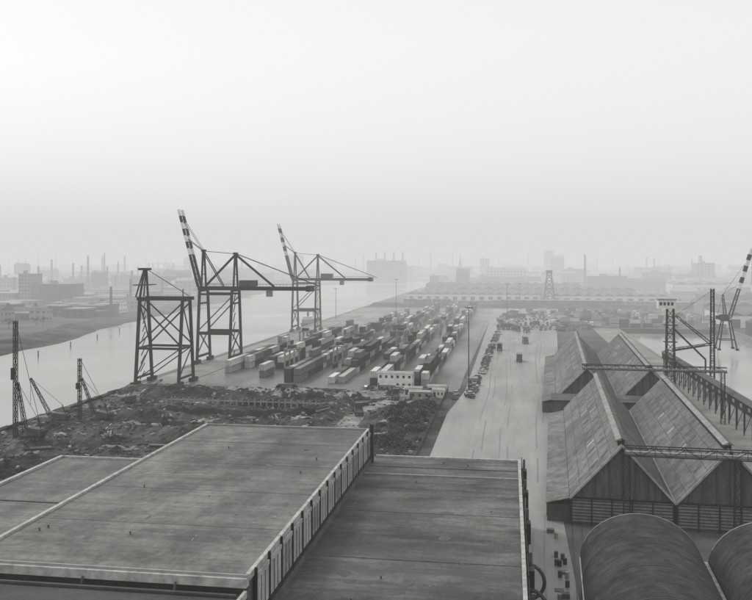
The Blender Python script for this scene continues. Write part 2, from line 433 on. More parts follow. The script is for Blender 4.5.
# ------------------------------------------------------------ warehouses (right)
WR=-math.radians(2.8)
def gabled(name,xs,y0,y1,ze,za,leanto=True,loc=(10,147,0)):
    P={k:MB() for k in ('walls','gable_end','slatted_wall','roof','ridge_monitor','skylights','gutters','lean_to','doors')}
    for n,(a,b_) in enumerate(xs):
        c=(a+b_)/2; rm=(m_asb,m_asb2)[n%2]
        P['walls'].box(a+0.15,b_-0.15,y0+0.2,y1-0.2,0,ze-0.15,m_brickw)
        for s,(e,) in ((0,(a,)),(1,(b_,))):
            q=[(e,y0-0.5,ze),(c,y0-0.5,za),(c,y1+0.5,za),(e,y1+0.5,ze)]
            q2=[(p[0],p[1],p[2]-0.22) for p in q]
            P['roof'].hexa(q2+q,m_asb if s==0 else m_asb2)  # left slope lit, right slope shaded, put into the sheet colour
            for f in (0.2,0.4,0.6,0.8):
                xx=e+(c-e)*f; zz=ze+(za-ze)*f
                P['roof'].beam((xx,y0-.45,zz+.03),(xx,y1+.45,zz+.03),0.08,m_steel,0.05)
        for yy,sg in ((y0+0.1,-1),(y1-0.1,1)):
            P['gable_end'].poly([(a+.2,yy,ze-.2),(b_-.2,yy,ze-.2),(c,yy,za-.35)],m_gable)
        z=0.6; k=0
        while z<ze+0.1:
            P['slatted_wall'].box(a+0.3,b_-0.3,y0-0.12,y0+0.05,z,z+0.32,m_slat); z+=0.52
        for j in range(6):
            x=a+0.3+j*(b_-a-0.6)/5; P['slatted_wall'].box(x-0.12,x+0.12,y0-0.22,y0-0.125,0,ze,m_dark)
        P['slatted_wall'].box(a+.2,b_-.2,y0-0.25,y0-0.02,ze-0.05,ze+0.25,m_dark)
        for j in range(1,8):
            xx=a+(b_-a)*j/8; hh=ze+(za-ze)*(1-abs(xx-c)/((b_-a)/2)); P['gable_end'].box(xx-.08,xx+.08,y0-.05,y0+.08,ze+.26,hh-.5,m_steel)
        P['ridge_monitor'].box(c-0.55,c+0.55,y0+2,y1-2,za-0.5,za+0.45,m_dark)
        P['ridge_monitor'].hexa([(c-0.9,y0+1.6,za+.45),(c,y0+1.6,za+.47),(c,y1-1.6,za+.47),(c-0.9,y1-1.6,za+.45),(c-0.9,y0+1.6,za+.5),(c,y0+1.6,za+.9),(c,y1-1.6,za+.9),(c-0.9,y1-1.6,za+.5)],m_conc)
        P['ridge_monitor'].hexa([(c,y0+1.6,za+.47),(c+.9,y0+1.6,za+.45),(c+.9,y1-1.6,za+.45),(c,y1-1.6,za+.47),(c,y0+1.6,za+.9),(c+.9,y0+1.6,za+.5),(c+.9,y1-1.6,za+.5),(c,y1-1.6,za+.9)],m_asb2)  # right half of the cap darker too, shade put into its colour
        yy=y0+5
        while yy<y1-6:
            for sgn in (-1,1):
                for f0,f1 in ((0.42,0.57),(0.62,0.77)):
                    if R()<0.45: continue
                    h=(b_-a)/2
                    def sp(f,y): return (c+sgn*h*(1-f),y,ze+(za-ze)*f+0.06)
                    P['skylights'].poly([sp(f0,yy),sp(f1,yy),sp(f1,yy+1.0),sp(f0,yy+1.0)],m_skylight if R()<.2 else m_steel)
            yy+=5.5
        for e in (a,b_): P['gutters'].beam((e,y0-0.6,ze+.05),(c,y0-0.6,za+.05),0.2,m_coping,0.35)
        P['gutters'].box(b_-0.25,b_+0.25,y0-.4,y1+.4,ze-0.1,ze+0.12,m_conc)
    a=xs[0][0]
    if leanto:
        q=[(a-4,y0+1,3.2),(a-0.05,y0+1,4.2),(a-0.05,y1-1,4.2),(a-4,y1-1,3.2)]
        P['lean_to'].hexa([(p[0],p[1],p[2]-.15) for p in q]+q,m_asb)
        P['lean_to'].box(a-3.8,a-0.02,y0+1.3,y1-1.3,0,2.95,m_brickw)
        y=y0+4
        while y<y1-6:
            P['doors'].box(a-3.9,a-3.8,y,y+3.5,0.02,2.7,m_steel); y+=9
    return group(name,P,loc,WR)
gabled('gabled_warehouse',[(0,17),(17,34)],0,87,4.5,13.7)
gabled('gabled_warehouse',[(-2,15.5),(15.5,33)],104,221,4.5,13.5)
P={k:MB() for k in ('walls','roof','windows')}
P['walls'].box(-3,33,90,101,0,6,m_brickw); P['roof'].box(-3.3,33.3,89.6,101.4,6,6.3,m_asb2)
for i in range(6): P['windows'].box(1+i*5.5,3.5+i*5.5,89.85,90,3,4.6,m_win)
group('link_building',P,(10,147,0),WR)

P={k:MB() for k in ('walls','roof','gable_end','gutter','roof_ribs')}
for n in range(3):
    x0=n*16.2; x1=x0+15.4; c=(x0+x1)/2; r=(x1-x0)/2; seg=18
    prof=[(c-r*math.cos(math.pi*i/seg),4.8+6.4*math.sin(math.pi*i/seg)) for i in range(seg+1)]
    for (xa,za),(xb,zb) in zip(prof,prof[1:]):
        P['roof'].poly([(xa,-95,za),(xb,-95,zb),(xb,0,zb),(xa,0,za)],m_barrel)
    for yy in (0,-95):
        P['gable_end'].poly([(p[0],yy-0.02,p[1]) for p in prof],m_brickw)
    P['walls'].box(x0+.1,x1-.1,-94.8,-0.2,0,4.8,m_brickw)
    for k in range(10):
        yy=-0.3-k*9.5
        for (xa,za),(xb,zb) in zip(prof,prof[1:]):
            P['roof_ribs'].beam((xa,yy,za+.02),(xb,yy,zb+.02),0.1 if k else .22,m_steel if k else m_conc,0.06)
    P['gutter'].box(x1+0.02,x1+0.78,-95,0.1,4.5,5.3,m_coping)
    P['gutter'].box(x0-0.1,x0+.1,-95,0.1,4.6,5.0,m_coping)
ro=group('barrel_vaulted_shed',P,(9.3,117,0),WR)
for ch in ro.children:
    if ch.name.startswith('roof') and 'ribs' not in ch.name:
        bm=bmesh.new(); bm.from_mesh(ch.data); bmesh.ops.remove_doubles(bm,verts=bm.verts,dist=.001); bm.to_mesh(ch.data); bm.free()
        for p in ch.data.polygons: p.use_smooth=True

def gantry(name,x0,x1,z,legs,loc,hh=1.3):
    P={k:MB() for k in ('truss','deck','legs','cover')}
    n=int((x1-x0)/2.2)
    for yy in (-0.9,0.9):
        P['truss'].beam((x0,yy,z),(x1,yy,z),0.16,m_dark); P['truss'].beam((x0,yy,z+hh),(x1,yy,z+hh),0.16,m_dark)
        for i in range(n):
            a=x0+(x1-x0)*i/n; b_=x0+(x1-x0)*(i+1)/n
            P['truss'].beam((a,yy,z if i%2 else z+hh),(b_,yy,z+hh if i%2 else z),0.1,m_dark); P['truss'].beam((a,yy,z),(a,yy,z+hh),0.08,m_dark)
    P['deck'].box(x0,x1,-0.7,0.7,z+0.1,z+0.2,m_steel)
    P['cover'].box(x0,x1,-0.4,0.4,z+0.2,z+0.6,m_grey)
    for l in legs:
        P['legs'].lattice((l,0,0.0),(l,0,z),1.1,m_dark,9,0.9,0.12,.07)
    return group(name,P,loc,WR)
gantry('conveyor_gantry',8.5,48,13.0,(8.8,25.8,43),(10,143.5,0))
gantry('conveyor_gantry',6,44,14.0,(7,24.5,43),(14,244,0))

P={k:MB() for k in ('gallery','trestles','roof')}
P['gallery'].box(58.5,61,180,345,6,8.4,m_dark)
P['roof'].hexa([(58.2,180,8.4),(61.3,180,8.4),(61.3,345,8.4),(58.2,345,8.4),(59.7,180,9.1),(59.8,180,9.1),(59.8,345,9.1),(59.7,345,9.1)],m_steel)
for i in range(22):
    y=182+i*7.6
    for x in (58.7,60.8): P['trestles'].beam((x,y,0),(x,y,6),0.3,m_dark)
    P['trestles'].beam((58.7,y,0.5),(60.8,y,6),0.15,m_dark); P['gallery'].box(58.4,58.5,y+1,y+3,6.8,7.7,m_grey)
group('conveyor_gallery',P)
P={k:MB() for k in ('lattice_tower','cabin','platforms','chute')}
P['lattice_tower'].lattice((0,0,0),(0,0,27),3.0,m_dark,9,2.2,0.36,0.2)
P['cabin'].box(-4.4,1.6,-2.2,2.2,27,30.2,m_white); P['cabin'].box(-4.7,1.9,-2.5,2.5,30.2,30.5,m_grey)
for i in range(4): P['cabin'].box(-4+i*1.3,-3.2+i*1.3,-2.26,-2.2,28.2,29.3,m_win)
for z in (8,15,21): P['platforms'].box(-2.2,2.2,-2.2,2.2,z,z+0.2,m_dark)
P['chute'].beam((1,0,20),(12,0,9),0.6,m_dark); P['chute'].beam((12,0,9),(12,0,0),0.5,m_dark)
P['chute'].beam((1,0,12),(12,0,14),0.6,m_dark)
group('elevator_tower',P,(56.5,316,0))

def jib_crane(name,loc,rot,portal_h=12,boom=28,ang=60,mat=None,banded=False,mh=13):
    mat=mat or m_dark
    P={k:MB() for k in ('portal','cabin','mast','boom','stays','counterweight')}
    w=4.2
    for sx in (-1,1):
        for sy in (-1,1):
            P['portal'].beam((sx*w,sy*w,0),(sx*1.8,sy*1.8,portal_h),0.55,mat)
            P['portal'].box(sx*w-.6,sx*w+.6,sy*w-1.2,sy*w+1.2,0,0.9,mat)
    for sx in (-1,1):
        P['portal'].beam((sx*w*.8,-w*.8,portal_h*.35),(sx*w*.8,w*.8,portal_h*.35),0.35,mat)
        P['portal'].beam((-w*.8,sx*w*.8,portal_h*.35),(w*.8,sx*w*.8,portal_h*.35),0.35,mat)
    P['portal'].box(-2.2,2.2,-2.2,2.2,portal_h,portal_h+.5,mat)
    P['cabin'].box(-3.2,1.2,-1.4,1.4,portal_h+.5,portal_h+3.2,m_steel); P['cabin'].box(1.2,2.4,-.9,.9,portal_h+.9,portal_h+2.9,m_grey)
    P['cabin'].box(2.4,2.46,-.7,.7,portal_h+1.6,portal_h+2.7,m_win)
    P['mast'].lattice((-0.5,0,portal_h+3.2),(-1.5,0,portal_h+mh),1.4,mat,6,0.6,0.18)
    a=math.radians(ang); b0=Vector((1.8,0,portal_h+2)); b1=b0+Vector((math.cos(a),0,math.sin(a)))*boom
    P['boom'].lattice(b0,b1,1.5,mat,14,0.8,0.25)
    if banded:
        for i in range(5,12): P['boom'].beam(b0.lerp(b1,i/12),b0.lerp(b1,(i+1)/12),1.7,m_white if i%2 else mat)
    P['stays'].beam((-1.5,0,portal_h+mh),b0.lerp(b1,.85),0.12,mat); P['stays'].beam((-1.5,0,portal_h+mh),b0.lerp(b1,.5),0.12,mat)
    P['stays'].beam(b1,b1-Vector((0,0,boom*.5)),0.1,mat)
    P['counterweight'].box(-4.8,-3.2,-1.2,1.2,portal_h+.9,portal_h+2.6,mat)
    P['stays'].beam((-1.5,0,portal_h+mh),(-4.2,0,portal_h+2.6),0.15,mat)
    return group(name,P,loc,rot)
jib_crane('quay_jib_crane',(105,440,0),0.0,14,35,73,banded=True)
P={k:MB() for k in ('mast','jib','guys','base')}
P['base'].box(-2,2,-2,2,0,1.5,m_conc); P['mast'].lattice((0,0,1.5),(0,0,35),1.3,m_dark,20,.9,.24,.12)
P['jib'].lattice((-.3,0,17),(-11,3,26),.9,m_dark,9,.5,.18,.1); P['jib'].lattice((-.3,0,17),(-12,2,15),.8,m_dark,9,.5,.16,.09)
P['guys'].beam((0,0,34.5),(-11,3,26),.1,m_dark); P['guys'].beam((0,0,34.5),(5,10,0),.08,m_dark); P['guys'].beam((-11,3,26),(-12,2,15),.08,m_dark)
group('dockside_derrick',P,(65,290,0))

# ------------------------------------------------------------ container cranes
def container_crane(name,Y,boom_tip=(-142,66),back=-84):
    P={k:MB() for k in ('legs','portal_beams','girder','apex_frame','stays','boom','machinery_house','bogies','operator_cab')}
    xw,xl=-133.0+1.6,-117; y0,y1=Y-8,Y+8; d=m_dark
    for x in (xw,xl):
        for y in (y0,y1):
            P['legs'].beam((x,y,1.5),(x,y+(3 if y==y0 else -3),31),1.0,d)
            P['bogies'].box(x-.6,x+.6,y-3.2,y+3.2,0.2,1.6,d)
            for k in (-2.4,-0.8,0.8,2.4): P['bogies'].tube((x-.4,y+k,0.45),(x+.4,y+k,0.45),0.4,m_steel)
        P['portal_beams'].beam((x,y0,3),(x,y1,3),0.9,d)
        P['portal_beams'].beam((x,y0+2.5,25.5),(x,y1-2.5,25.5),0.7,d)
        P['portal_beams'].beam((x,y0+3,31),(x,y1-3,31),0.9,d)
        P['portal_beams'].beam((x,y0+.3,4),(x,y1-1.5,14),0.4,d); P['portal_beams'].beam((x,y1-.3,4),(x,y0+1.5,14),0.4,d)
    for y in (y0,y1):
        s=1 if y==y0 else -1
        P['portal_beams'].beam((xw,y+s*1.2,13),(xl,y+s*1.2,13),1.0,d,1.3)
        P['portal_beams'].beam((xw,y+s*2.9,29.5),(xl,y+s*2.9,29.5),0.8,d)
        P['portal_beams'].beam((xw,y+s*1.5,14),(xl,y+s*2.7,28.5),0.4,d)
    for y in (Y-3,Y+3):
        P['girder'].beam((xw-1.5,y,31.9),(back,y,31.9),0.8,d,1.5)
        for x in range(int(xw),int(back),3): P['girder'].beam((x,y,32.6),(x,y,33.7),0.08,d)
        P['girder'].beam((xw,y,33.7),(back,y,33.7),0.08,d)
    for x in range(int(xw),int(back)+1,6): P['girder'].beam((x,Y-3,32.4),(x,Y+3,32.4),0.4,d)
    P['girder'].box(back-1,back+1,Y-4,Y+4,30.8,33.2,d)
    for x,zt in ((xw,47.8),(xl,46.5)):
        for y in (Y-3,Y+3):
            P['apex_frame'].beam((x,y,31),(x,Y+(-.8 if y<Y else .8),zt),0.7,d)
        P['apex_frame'].box(x-.7,x+.7,Y-1.4,Y+1.4,zt,zt+.9,d)
        P['apex_frame'].beam((x,Y-2.2,38),(x,Y+2.2,38),0.35,d); P['apex_frame'].beam((x,Y-1.6,42),(x,Y+1.6,42),0.35,d)
    for y in (Y-1,Y+1):
        P['stays'].beam((xl,y,46.5),(xw+1,y,33.0),0.45,d); P['stays'].beam((xl,y,46.5),(xl+17,y,32.8),0.5,d)
        P['stays'].beam((xl,y,46.9),(back+4,y,33),0.18,d); P['stays'].beam((xw,y,48),(xl,y,46.8),0.2,d)
        P['stays'].beam((xw,y,47.8),(xw+9,y,32.8),0.35,d)
    b0=Vector((xw-1.8,Y,32.5)); b1=Vector((boom_tip[0],Y,boom_tip[1])); n=12
    for i in range(n):
        p,q=b0.lerp(b1,i/n),b0.lerp(b1,(i+1)/n)
        for yy in (-2,2):
            P['boom'].beam(p+Vector((0,yy,0)),q+Vector((0,yy,0)),0.8,(m_white if (i%2 and i>3) else d),1.4)
        P['boom'].beam(p+Vector((0,-2,0)),p+Vector((0,2,0)),0.4,d)
    for yy in (-1,1):
        P['stays'].beam((xw,Y+yy,48),b0.lerp(b1,.62)+Vector((0,yy,0)),0.22,d); P['stays'].beam((xw,Y+yy,48),b0.lerp(b1,.9)+Vector((0,yy,0)),0.15,d)
    P['machinery_house'].box(xl+2.5,xl+9,Y-3.2,Y+3.2,32.8,35.4,m_steel)
    P['operator_cab'].box(xl+14,xl+16.2,Y-1.3,Y+1.3,28.4,31,m_grey); P['operator_cab'].box(xl+13.95,xl+14,Y-1.2,Y+1.2,28.8,30.2,m_win)
    for i in range(7):
        z=2+i*4; P['legs'].beam((xl+1,y0+0.5+i*.35,z),(xl+1,y0+4+i*.1,z+3.6),0.3,d)
    return group(name,P)
container_crane('container_crane',353)
container_crane('container_crane',512)
P={k:MB() for k in ('legs','beams','bracing','bogies','top_frame')}
Y=290; xw,xl=-130.5,-114.5
for y in (Y-7,Y+7):
    s=1 if y<Y else -1
    P['legs'].beam((xw,y,1.2),(xw,y+s*3.6,31),0.95,m_dark); P['legs'].beam((xl,y,1.2),(xl,y+s*3.6,31),0.95,m_dark)
    P['beams'].beam((xw-1,y+s*3.4,30.5),(xl+1.5,y+s*3.4,30.5),0.8,m_dark,1.2)
    P['beams'].beam((xw,y+s*1.5,13),(xl,y+s*1.5,13),0.8,m_dark)
    P['bracing'].beam((xw,y+s*.3,2),(xl,y+s*1.5,13),0.35,m_dark)
    P['bracing'].beam((xl,y+s*1.6,14),(xw,y+s*3.2,29),0.45,m_dark); P['bracing'].beam((xw,y+s*1.6,14),(xl,y+s*3.2,29),0.45,m_dark)
    P['top_frame'].beam((xw,y+s*3.6,31),(xw+0.6,Y-s*.8,41),0.6,m_dark); P['top_frame'].beam((xw-1.6,y+s*3.6,31),(xw+0.4,Y-s*.8,41),0.4,m_dark)
    for x in (xw,xl): P['bogies'].box(x-.7,x+.7,y-3,y+3,.1,1.4,m_dark)
for x in (xw,xl):
    for z in (2.6,13,29.8): P['beams'].beam((x,Y-7+z*.12,z),(x,Y+7-z*.12,z),0.7,m_dark)
    P['bracing'].beam((x,Y-6.5,3),(x,Y+5.5,13),0.35,m_dark); P['bracing'].beam((x,Y+5,14),(x,Y-3.5,29),0.35,m_dark)
P['top_frame'].box(xw-1.4,xw+2,Y-2,Y+2,40.6,41.4,m_dark); P['top_frame'].box(xw-2.5,xw+3,Y-4,Y+4,35.2,35.5,m_dark)
P['top_frame'].beam((xl,Y-3,31),(xl,Y-3,34),0.3,m_dark); P['top_frame'].beam((xw+1,Y,41),(xl+1,Y,31.5),0.2,m_dark)
for i in range(10): P['bracing'].beam((xw+1.2,Y-6+i*.35,2+i*2.8),(xw+1.2,Y-2+i*.1,4.6+i*2.8),0.25,m_dark)
group('unfinished_container_crane',P)

# ------------------------------------------------------------ site plant
def crawler_crane(name,loc,rot,boom=18,ang=70,leader=0):
    P={k:MB() for k in ('tracks','body','boom','ropes','leader')}
    for sy in (-1,1):
        P['tracks'].hexa([(-2.1,sy*1.4-.3,0.3),(2.1,sy*1.4-.3,0.3),(2.1,sy*1.4+.3,0.3),(-2.1,sy*1.4+.3,0.3),(-2.4,sy*1.4-.3,.9),(2.4,sy*1.4-.3,.9),(2.4,sy*1.4+.3,.9),(-2.4,sy*1.4+.3,.9)],m_tire)
        for k in range(5): P['tracks'].tube((-2+k,sy*1.4-.36,.4),(-2+k,sy*1.4+.36,.4),.34,m_steel)
    P['body'].hexa([(-2.6,-1.2,1.1),(1.0,-1.2,1.1),(1.0,1.2,1.1),(-2.6,1.2,1.1),(-2.4,-1.1,2.5),(1.0,-1.1,2.9),(1.0,1.1,2.9),(-2.4,1.1,2.5)],m_steel)
    P['body'].box(1.0,2.0,-1.2,0,1.1,2.9,m_grey); P['body'].box(2.0,2.05,-1.1,-.2,1.9,2.8,m_win)
    P['body'].box(-3.1,-2.6,-1.1,1.1,1.2,2.2,m_dark)
    a=math.radians(ang); b0=Vector((1.6,0.3,1.6)); b1=b0+Vector((math.cos(a),0,math.sin(a)))*boom
    P['boom'].lattice(b0,b1,.9,m_dark,int(boom/1.3),0.4,0.12,0.07)
    P['boom'].beam((-2,0,2.6),(-1.2,0,5.0),0.2,m_dark)
    P['ropes'].beam((-1.2,0,5.0),b1,0.07,m_dark); P['ropes'].beam(b1,(b1.x,b1.y,max(1,b1.z-boom*.6)),0.07,m_dark)
    if leader:
        P['leader'].lattice((b1.x+.6,b1.y,0.3),(b1.x+.6,b1.y,leader),.75,m_dark,int(leader/1.4),0.7,0.14,0.09)
        P['leader'].box(b1.x+.9,b1.x+1.6,b1.y-.4,b1.y+.4,leader*.5,leader*.6,m_dark)
        P['leader'].beam((b1.x+.6,b1.y,leader),(-2,0,3),0.08,m_dark)
    return group(name,P,loc,rot)
crawler_crane('piling_rig',(-111.5,186,site(-111,186)-.2),math.pi,12,80,28)
crawler_crane('piling_rig',(-110,217,site(-110,217)-.2),math.pi*0.95,11,66,17)
crawler_crane('crawler_crane',(-121,214,site(-121,214)-.2),math.pi*1.05,12,62)
crawler_crane('crawler_crane',(-112,241,site(-112,241)-.2),0.5,9,38)

def hut(name,x0,x1,y0,y1,h,mat,storeys=1,pitch=0.6,nw=5):
    P={k:MB() for k in ('walls','windows','roof','door')}
    P['walls'].box(x0,x1,y0,y1,0,h,mat)
    yc=(y0+y1)/2
    P['roof'].hexa([(x0-.3,y0-.3,h),(x1+.3,y0-.3,h),(x1+.3,y1+.3,h),(x0-.3,y1+.3,h),(x0-.3,yc-.1,h+pitch),(x1+.3,yc-.1,h+pitch),(x1+.3,yc+.1,h+pitch),(x0-.3,yc+.1,h+pitch)],m_grey)
    for s in range(storeys):
        for i in range(nw):
            w=(x1-x0)/nw; xx=x0+w*i+w*.3; z=h*s/storeys+1.1
            P['windows'].box(xx,xx+w*.4,y0-.05,y0,z,z+.9,m_win)
        P['windows'].box(x1,x1+.05,y0+1,y0+2,h*s/storeys+1,h*s/storeys+2.1,m_win)
    P['door'].box(x0+.15,x0+1.0,y0-.06,y0,0,2.0,m_steel)
    return group(name,P)
hut('site_office',-45,-33,289,295,5.4,m_white,2,0.5,6)
hut('site_hut',-31.5,-25,268,271,2.6,m_grey,1,.4,3)
hut('site_hut',-24.5,-20.9,272,276,2.7,m_white,1,.5,3)
hut('site_hut',-34,-28.5,276,279,2.6,m_white,1,.4,3)
hut('site_hut',-27,-21,281,284,2.6,m_white,1,.4,3)
hut('site_hut',-43,-38,281,284,2.6,m_grey,1,.4,3)
hut('gatehouse',-14.5,-11.5,300,304,2.8,m_grey,1,.4,2)

# ------------------------------------------------------------ containers
def container_mesh(L_,mat,name):
    mb=MB(); W=1.22; H=2.55; h=L_/2
    mb.box(-W+.06,W-.06,-h+.06,h-.06,.12,H-.06,mat)
    for sx in (-1,1):
        for sy in (-1,1): mb.box(sx*W-(.16 if sx>0 else 0),sx*W+(0 if sx>0 else .16),sy*h-(.16 if sy>0 else 0),sy*h+(0 if sy>0 else .16),0,H,mat)
        mb.box(sx*W-(.1 if sx>0 else 0),sx*W+(0 if sx>0 else .1),-h+.17,h-.17,H-.14,H-.002,m_steel)
        mb.box(sx*W-(.1 if sx>0 else 0),sx*W+(0 if sx>0 else .1),-h+.17,h-.17,0,.16,m_dark)
        n=int(L_/0.6)
        for i in range(1,n): mb.box(sx*(W-.06)-(.0 if sx>0 else .05),sx*(W-.06)+(.05 if sx>0 else 0),-h+i*L_/n-.12,-h+i*L_/n+.12,.17,H-.15,mat)
    for i in (-.8,-.35,.35,.8): mb.box(i-.04,i+.04,-h+.0,-h+.055,.2,H-.2,m_steel)
    mb.box(-.03,.03,-h+.01,-h+.058,.15,H-.1,m_dark)
    return mb.mesh(name)
cmats=[M('container_paint_%d'%i,v,v*.7,0.8,0.55,fine=.3) for i,v in enumerate((0.75,0.45,0.2,0.10,0.05,0.025,0.6))]
m20=[container_mesh(6.06,c,'container_20ft') for c in cmats]; m40=[container_mesh(12.19,c,'container_40ft') for c in cmats]
wts=[3,2,3,3,4,3,2]
def stack(x,y,long,n):
    for k in range(n):
        mesh=random.choices(m40 if long else m20,wts)[0]
        inst('shipping_container',mesh,(x+U(-.08,.08),y+U(-.2,.2),0.01+2.57*k))
for X,Y0,Y1,wide,dens in ((-107,318,400,2,.8),(-93.5,306,500,2,.9),(-77.5,297,630,2,.95),(-61.5,297,710,2,.97),(-46,296,740,2,.97),(-31,294,740,2,.97)):
    for w in range(wide):
        y=Y0+U(0,3); x=X+(w-(wide-1)/2)*3.4
        while y<Y1:
            long=R()<0.7; l=12.19 if long else 6.06
            if R()<dens:
                f=noise.noise(Vector((X*.3,y*.025,w*.2)))
                n=1 if f<-0.36 else (2 if f<0.05 or R()<.3 else 3)
                stack(x,y+l/2,long,n)
            y+=l+U(.3,.6)+(U(3,9) if R()<.04 else 0)
mb=MB()
for sx in (-1.9,1.9):
    mb.box(sx-.4,sx+.4,-4.4,4.4,.7,1.6,m_steel)
    for yy in (-3.6,-1.3,1.3,3.6): mb.tube((sx-.3,yy,.65),(sx+.3,yy,.65),.65,m_tire,10)
    for yy in (-3.8,3.8): mb.box(sx-.3,sx+.3,yy-.3,yy+.3,1.6,8.6,m_grey)
    mb.box(sx-.3,sx+.3,-4.3,4.3,8.6,9.2,m_grey)
for yy in (-3.8,3.8): mb.box(-1.6,1.6,yy-.3,yy+.3,8.6,9.1,m_grey)
mb.box(-1.5,1.5,-1.2,1.6,9.1,10.3,m_steel); mb.box(1.0,2.5,3.4,5,7.4,9.2,m_grey)
sm=mb.mesh('straddle_carrier')
for p in ((-86,330,0),(-69.5,345,0),(-53.5,420,0),(-100,410,0),(-38.5,500,0)): inst('straddle_carrier',sm,p)

# ------------------------------------------------------------ vehicles
def car_mesh(name,paint,van=False):
    mb=MB()
    if van: prof=[(-2.2,.35),(2.2,.35),(2.25,.9),(2.0,1.15),(1.5,2.0),(-2.15,2.05),(-2.2,1.0)]
    else: prof=[(-2.1,.32),(2.1,.32),(2.15,.62),(2.02,.82),(1.0,.92),(-1.45,.95),(-2.05,.88),(-2.15,.6)]
    W=.82
    A=[(W,)+p for p in prof]; B=[(-W,)+p for p in prof]
    mb.poly(A,paint); mb.poly(B[::-1],paint)
    for i in range(len(prof)):
        j=(i+1)%len(prof); mb.poly([A[i],B[i],B[j],A[j]],paint)
    if not van:
        mb.hexa([(-.78,-1.5,.93),(.78,-1.5,.93),(.78,.95,.91),(-.78,.95,.91),(-.62,-1.05,1.38),(.62,-1.05,1.38),(.62,.35,1.38),(-.62,.35,1.38)],m_win)
        mb.hexa([(-.64,-1.08,1.385),(.64,-1.08,1.385),(.64,.38,1.385),(-.64,.38,1.385),(-.6,-1.0,1.44),(.6,-1.0,1.44),(.6,.3,1.44),(-.6,.3,1.44)],paint)
        mb.box(-.8,-.7,-.35,-.25,.93,1.3,paint); mb.box(.7,.8,-.35,-.25,.93,1.3,paint)
    else:
        mb.poly([(-.7,2.0,1.2),(.7,2.0,1.2),(.66,1.62,1.88),(-.66,1.62,1.88)],m_win)
        for s in (-1,1): mb.box(s*.83-.01,s*.83+.01,.6,1.5,1.2,1.8,m_win)
    for s in (-1,1):
        for yy in (-1.3,1.35): mb.tube((s*.62,yy,.32),(s*.86,yy,.32),.32,m_tire,12)
        mb.box(s*.6-.12,s*.6+.12,2.12,2.17,.55,.72,m_white); mb.box(s*.6-.12,s*.6+.12,-2.17,-2.1,.55,.72,m_steel)
    mb.box(-.8,.8,2.15,2.24,.36,.5,m_grey); mb.box(-.8,.8,-2.24,-2.14,.36,.5,m_grey)
    return mb.mesh(name)
carp=[M('car_paint_%d'%i,v,v*.9,1,0.4,spec=.4) for i,v in enumerate((.6,.3,.12,.05,.02))]
cars=[car_mesh('car',c) for c in carp]+[car_mesh('car',c) for c in carp[2:]]; vans=[car_mesh('van',c,True) for c in carp[:3]]
def truck_mesh(paint,load):
    mb=MB()
    mb.hexa([(-1.15,2.6,.7),(1.15,2.6,.7),(1.15,4.6,.7),(-1.15,4.6,.7),(-1.15,2.6,2.7),(1.15,2.6,2.7),(1.1,4.2,2.7),(-1.1,4.2,2.7)],paint)
    mb.poly([(-1,4.5,1.6),(1,4.5,1.6),(1,4.3,2.4),(-1,4.3,2.4)],m_win)
    mb.box(-1.2,1.2,-4.6,2.4,.95,1.2,m_dark)
    if load: mb.box(-1.2,1.2,-4.5,2.2,1.2,3.5,load)
    else:
        mb.box(-1.2,-1.1,-4.6,2.4,1.2,1.7,m_wood); mb.box(1.1,1.2,-4.6,2.4,1.2,1.7,m_wood)
    for s in (-1,1):
        for yy in (-3.6,-2.5,3.5): mb.tube((s*.85,yy,.5),(s*1.2,yy,.5),.5,m_tire,12)
    return mb.mesh('truck')
trucks=[truck_mesh(carp[1],carp[0]),truck_mesh(carp[3],None),truck_mesh(carp[2],carp[2]),truck_mesh(carp[4],carp[3])]
y=272
while y<520:
    if R()<.85: inst('parked_car',random.choice(cars),(-13.2+0.022*(y-262)+U(-.5,.5)+ (0.6 if y>330 else 0),y,0.02),U(-.12,.12)+.6)
    y+=U(3.3,7)
for p,r_ in (((4,376),0),((-5,420),0),((8,455),.1),((10,522),.2),((2,545),0)):
    inst('truck',random.choice(trucks[1:]),(p[0],p[1],0.02),r_+(math.pi if R()<.5 else 0))
for i in range(9):
    yy=540+i*17
    x=-10+U(0,4)
    while x<44+i*5:
        if R()<.7: inst('parked_car',random.choice(cars),(x,yy+U(-.4,.4),0.02),U(-.06,.06))
        if R()<.45: inst('parked_car',random.choice(cars),(x,yy+5.2,0.02),U(-.06,.06))
        x+=2.9
for i in range(36):
    inst('parked_truck',random.choice(trucks),(U(-8,60),U(530,720),0.02),U(-.4,.4)+1.57*(R()<.3))
for p in ((-38,287.2),(-35.5,287.5),(-30,287.6),(-17.5,272),(-17.6,280),(-26,287.8),(-48,288)):
    inst('parked_car',random.choice(cars+vans),(p[0],p[1],.02),U(-1,1))
inst('tipper_truck',trucks[1],(path_x(240),240,.3),.2); inst('tipper_truck',trucks[1],(path_x(268),268,.3),.1)
for i in range(110):
    x=U(25,140); y=U(566,700)
    n=random.randint(1,2)
    a=random.choice((0,1.57))
    for k in range(n): inst('shipping_container',random.choice(m20[:4]),(x,y,0.01+2.57*k),a)

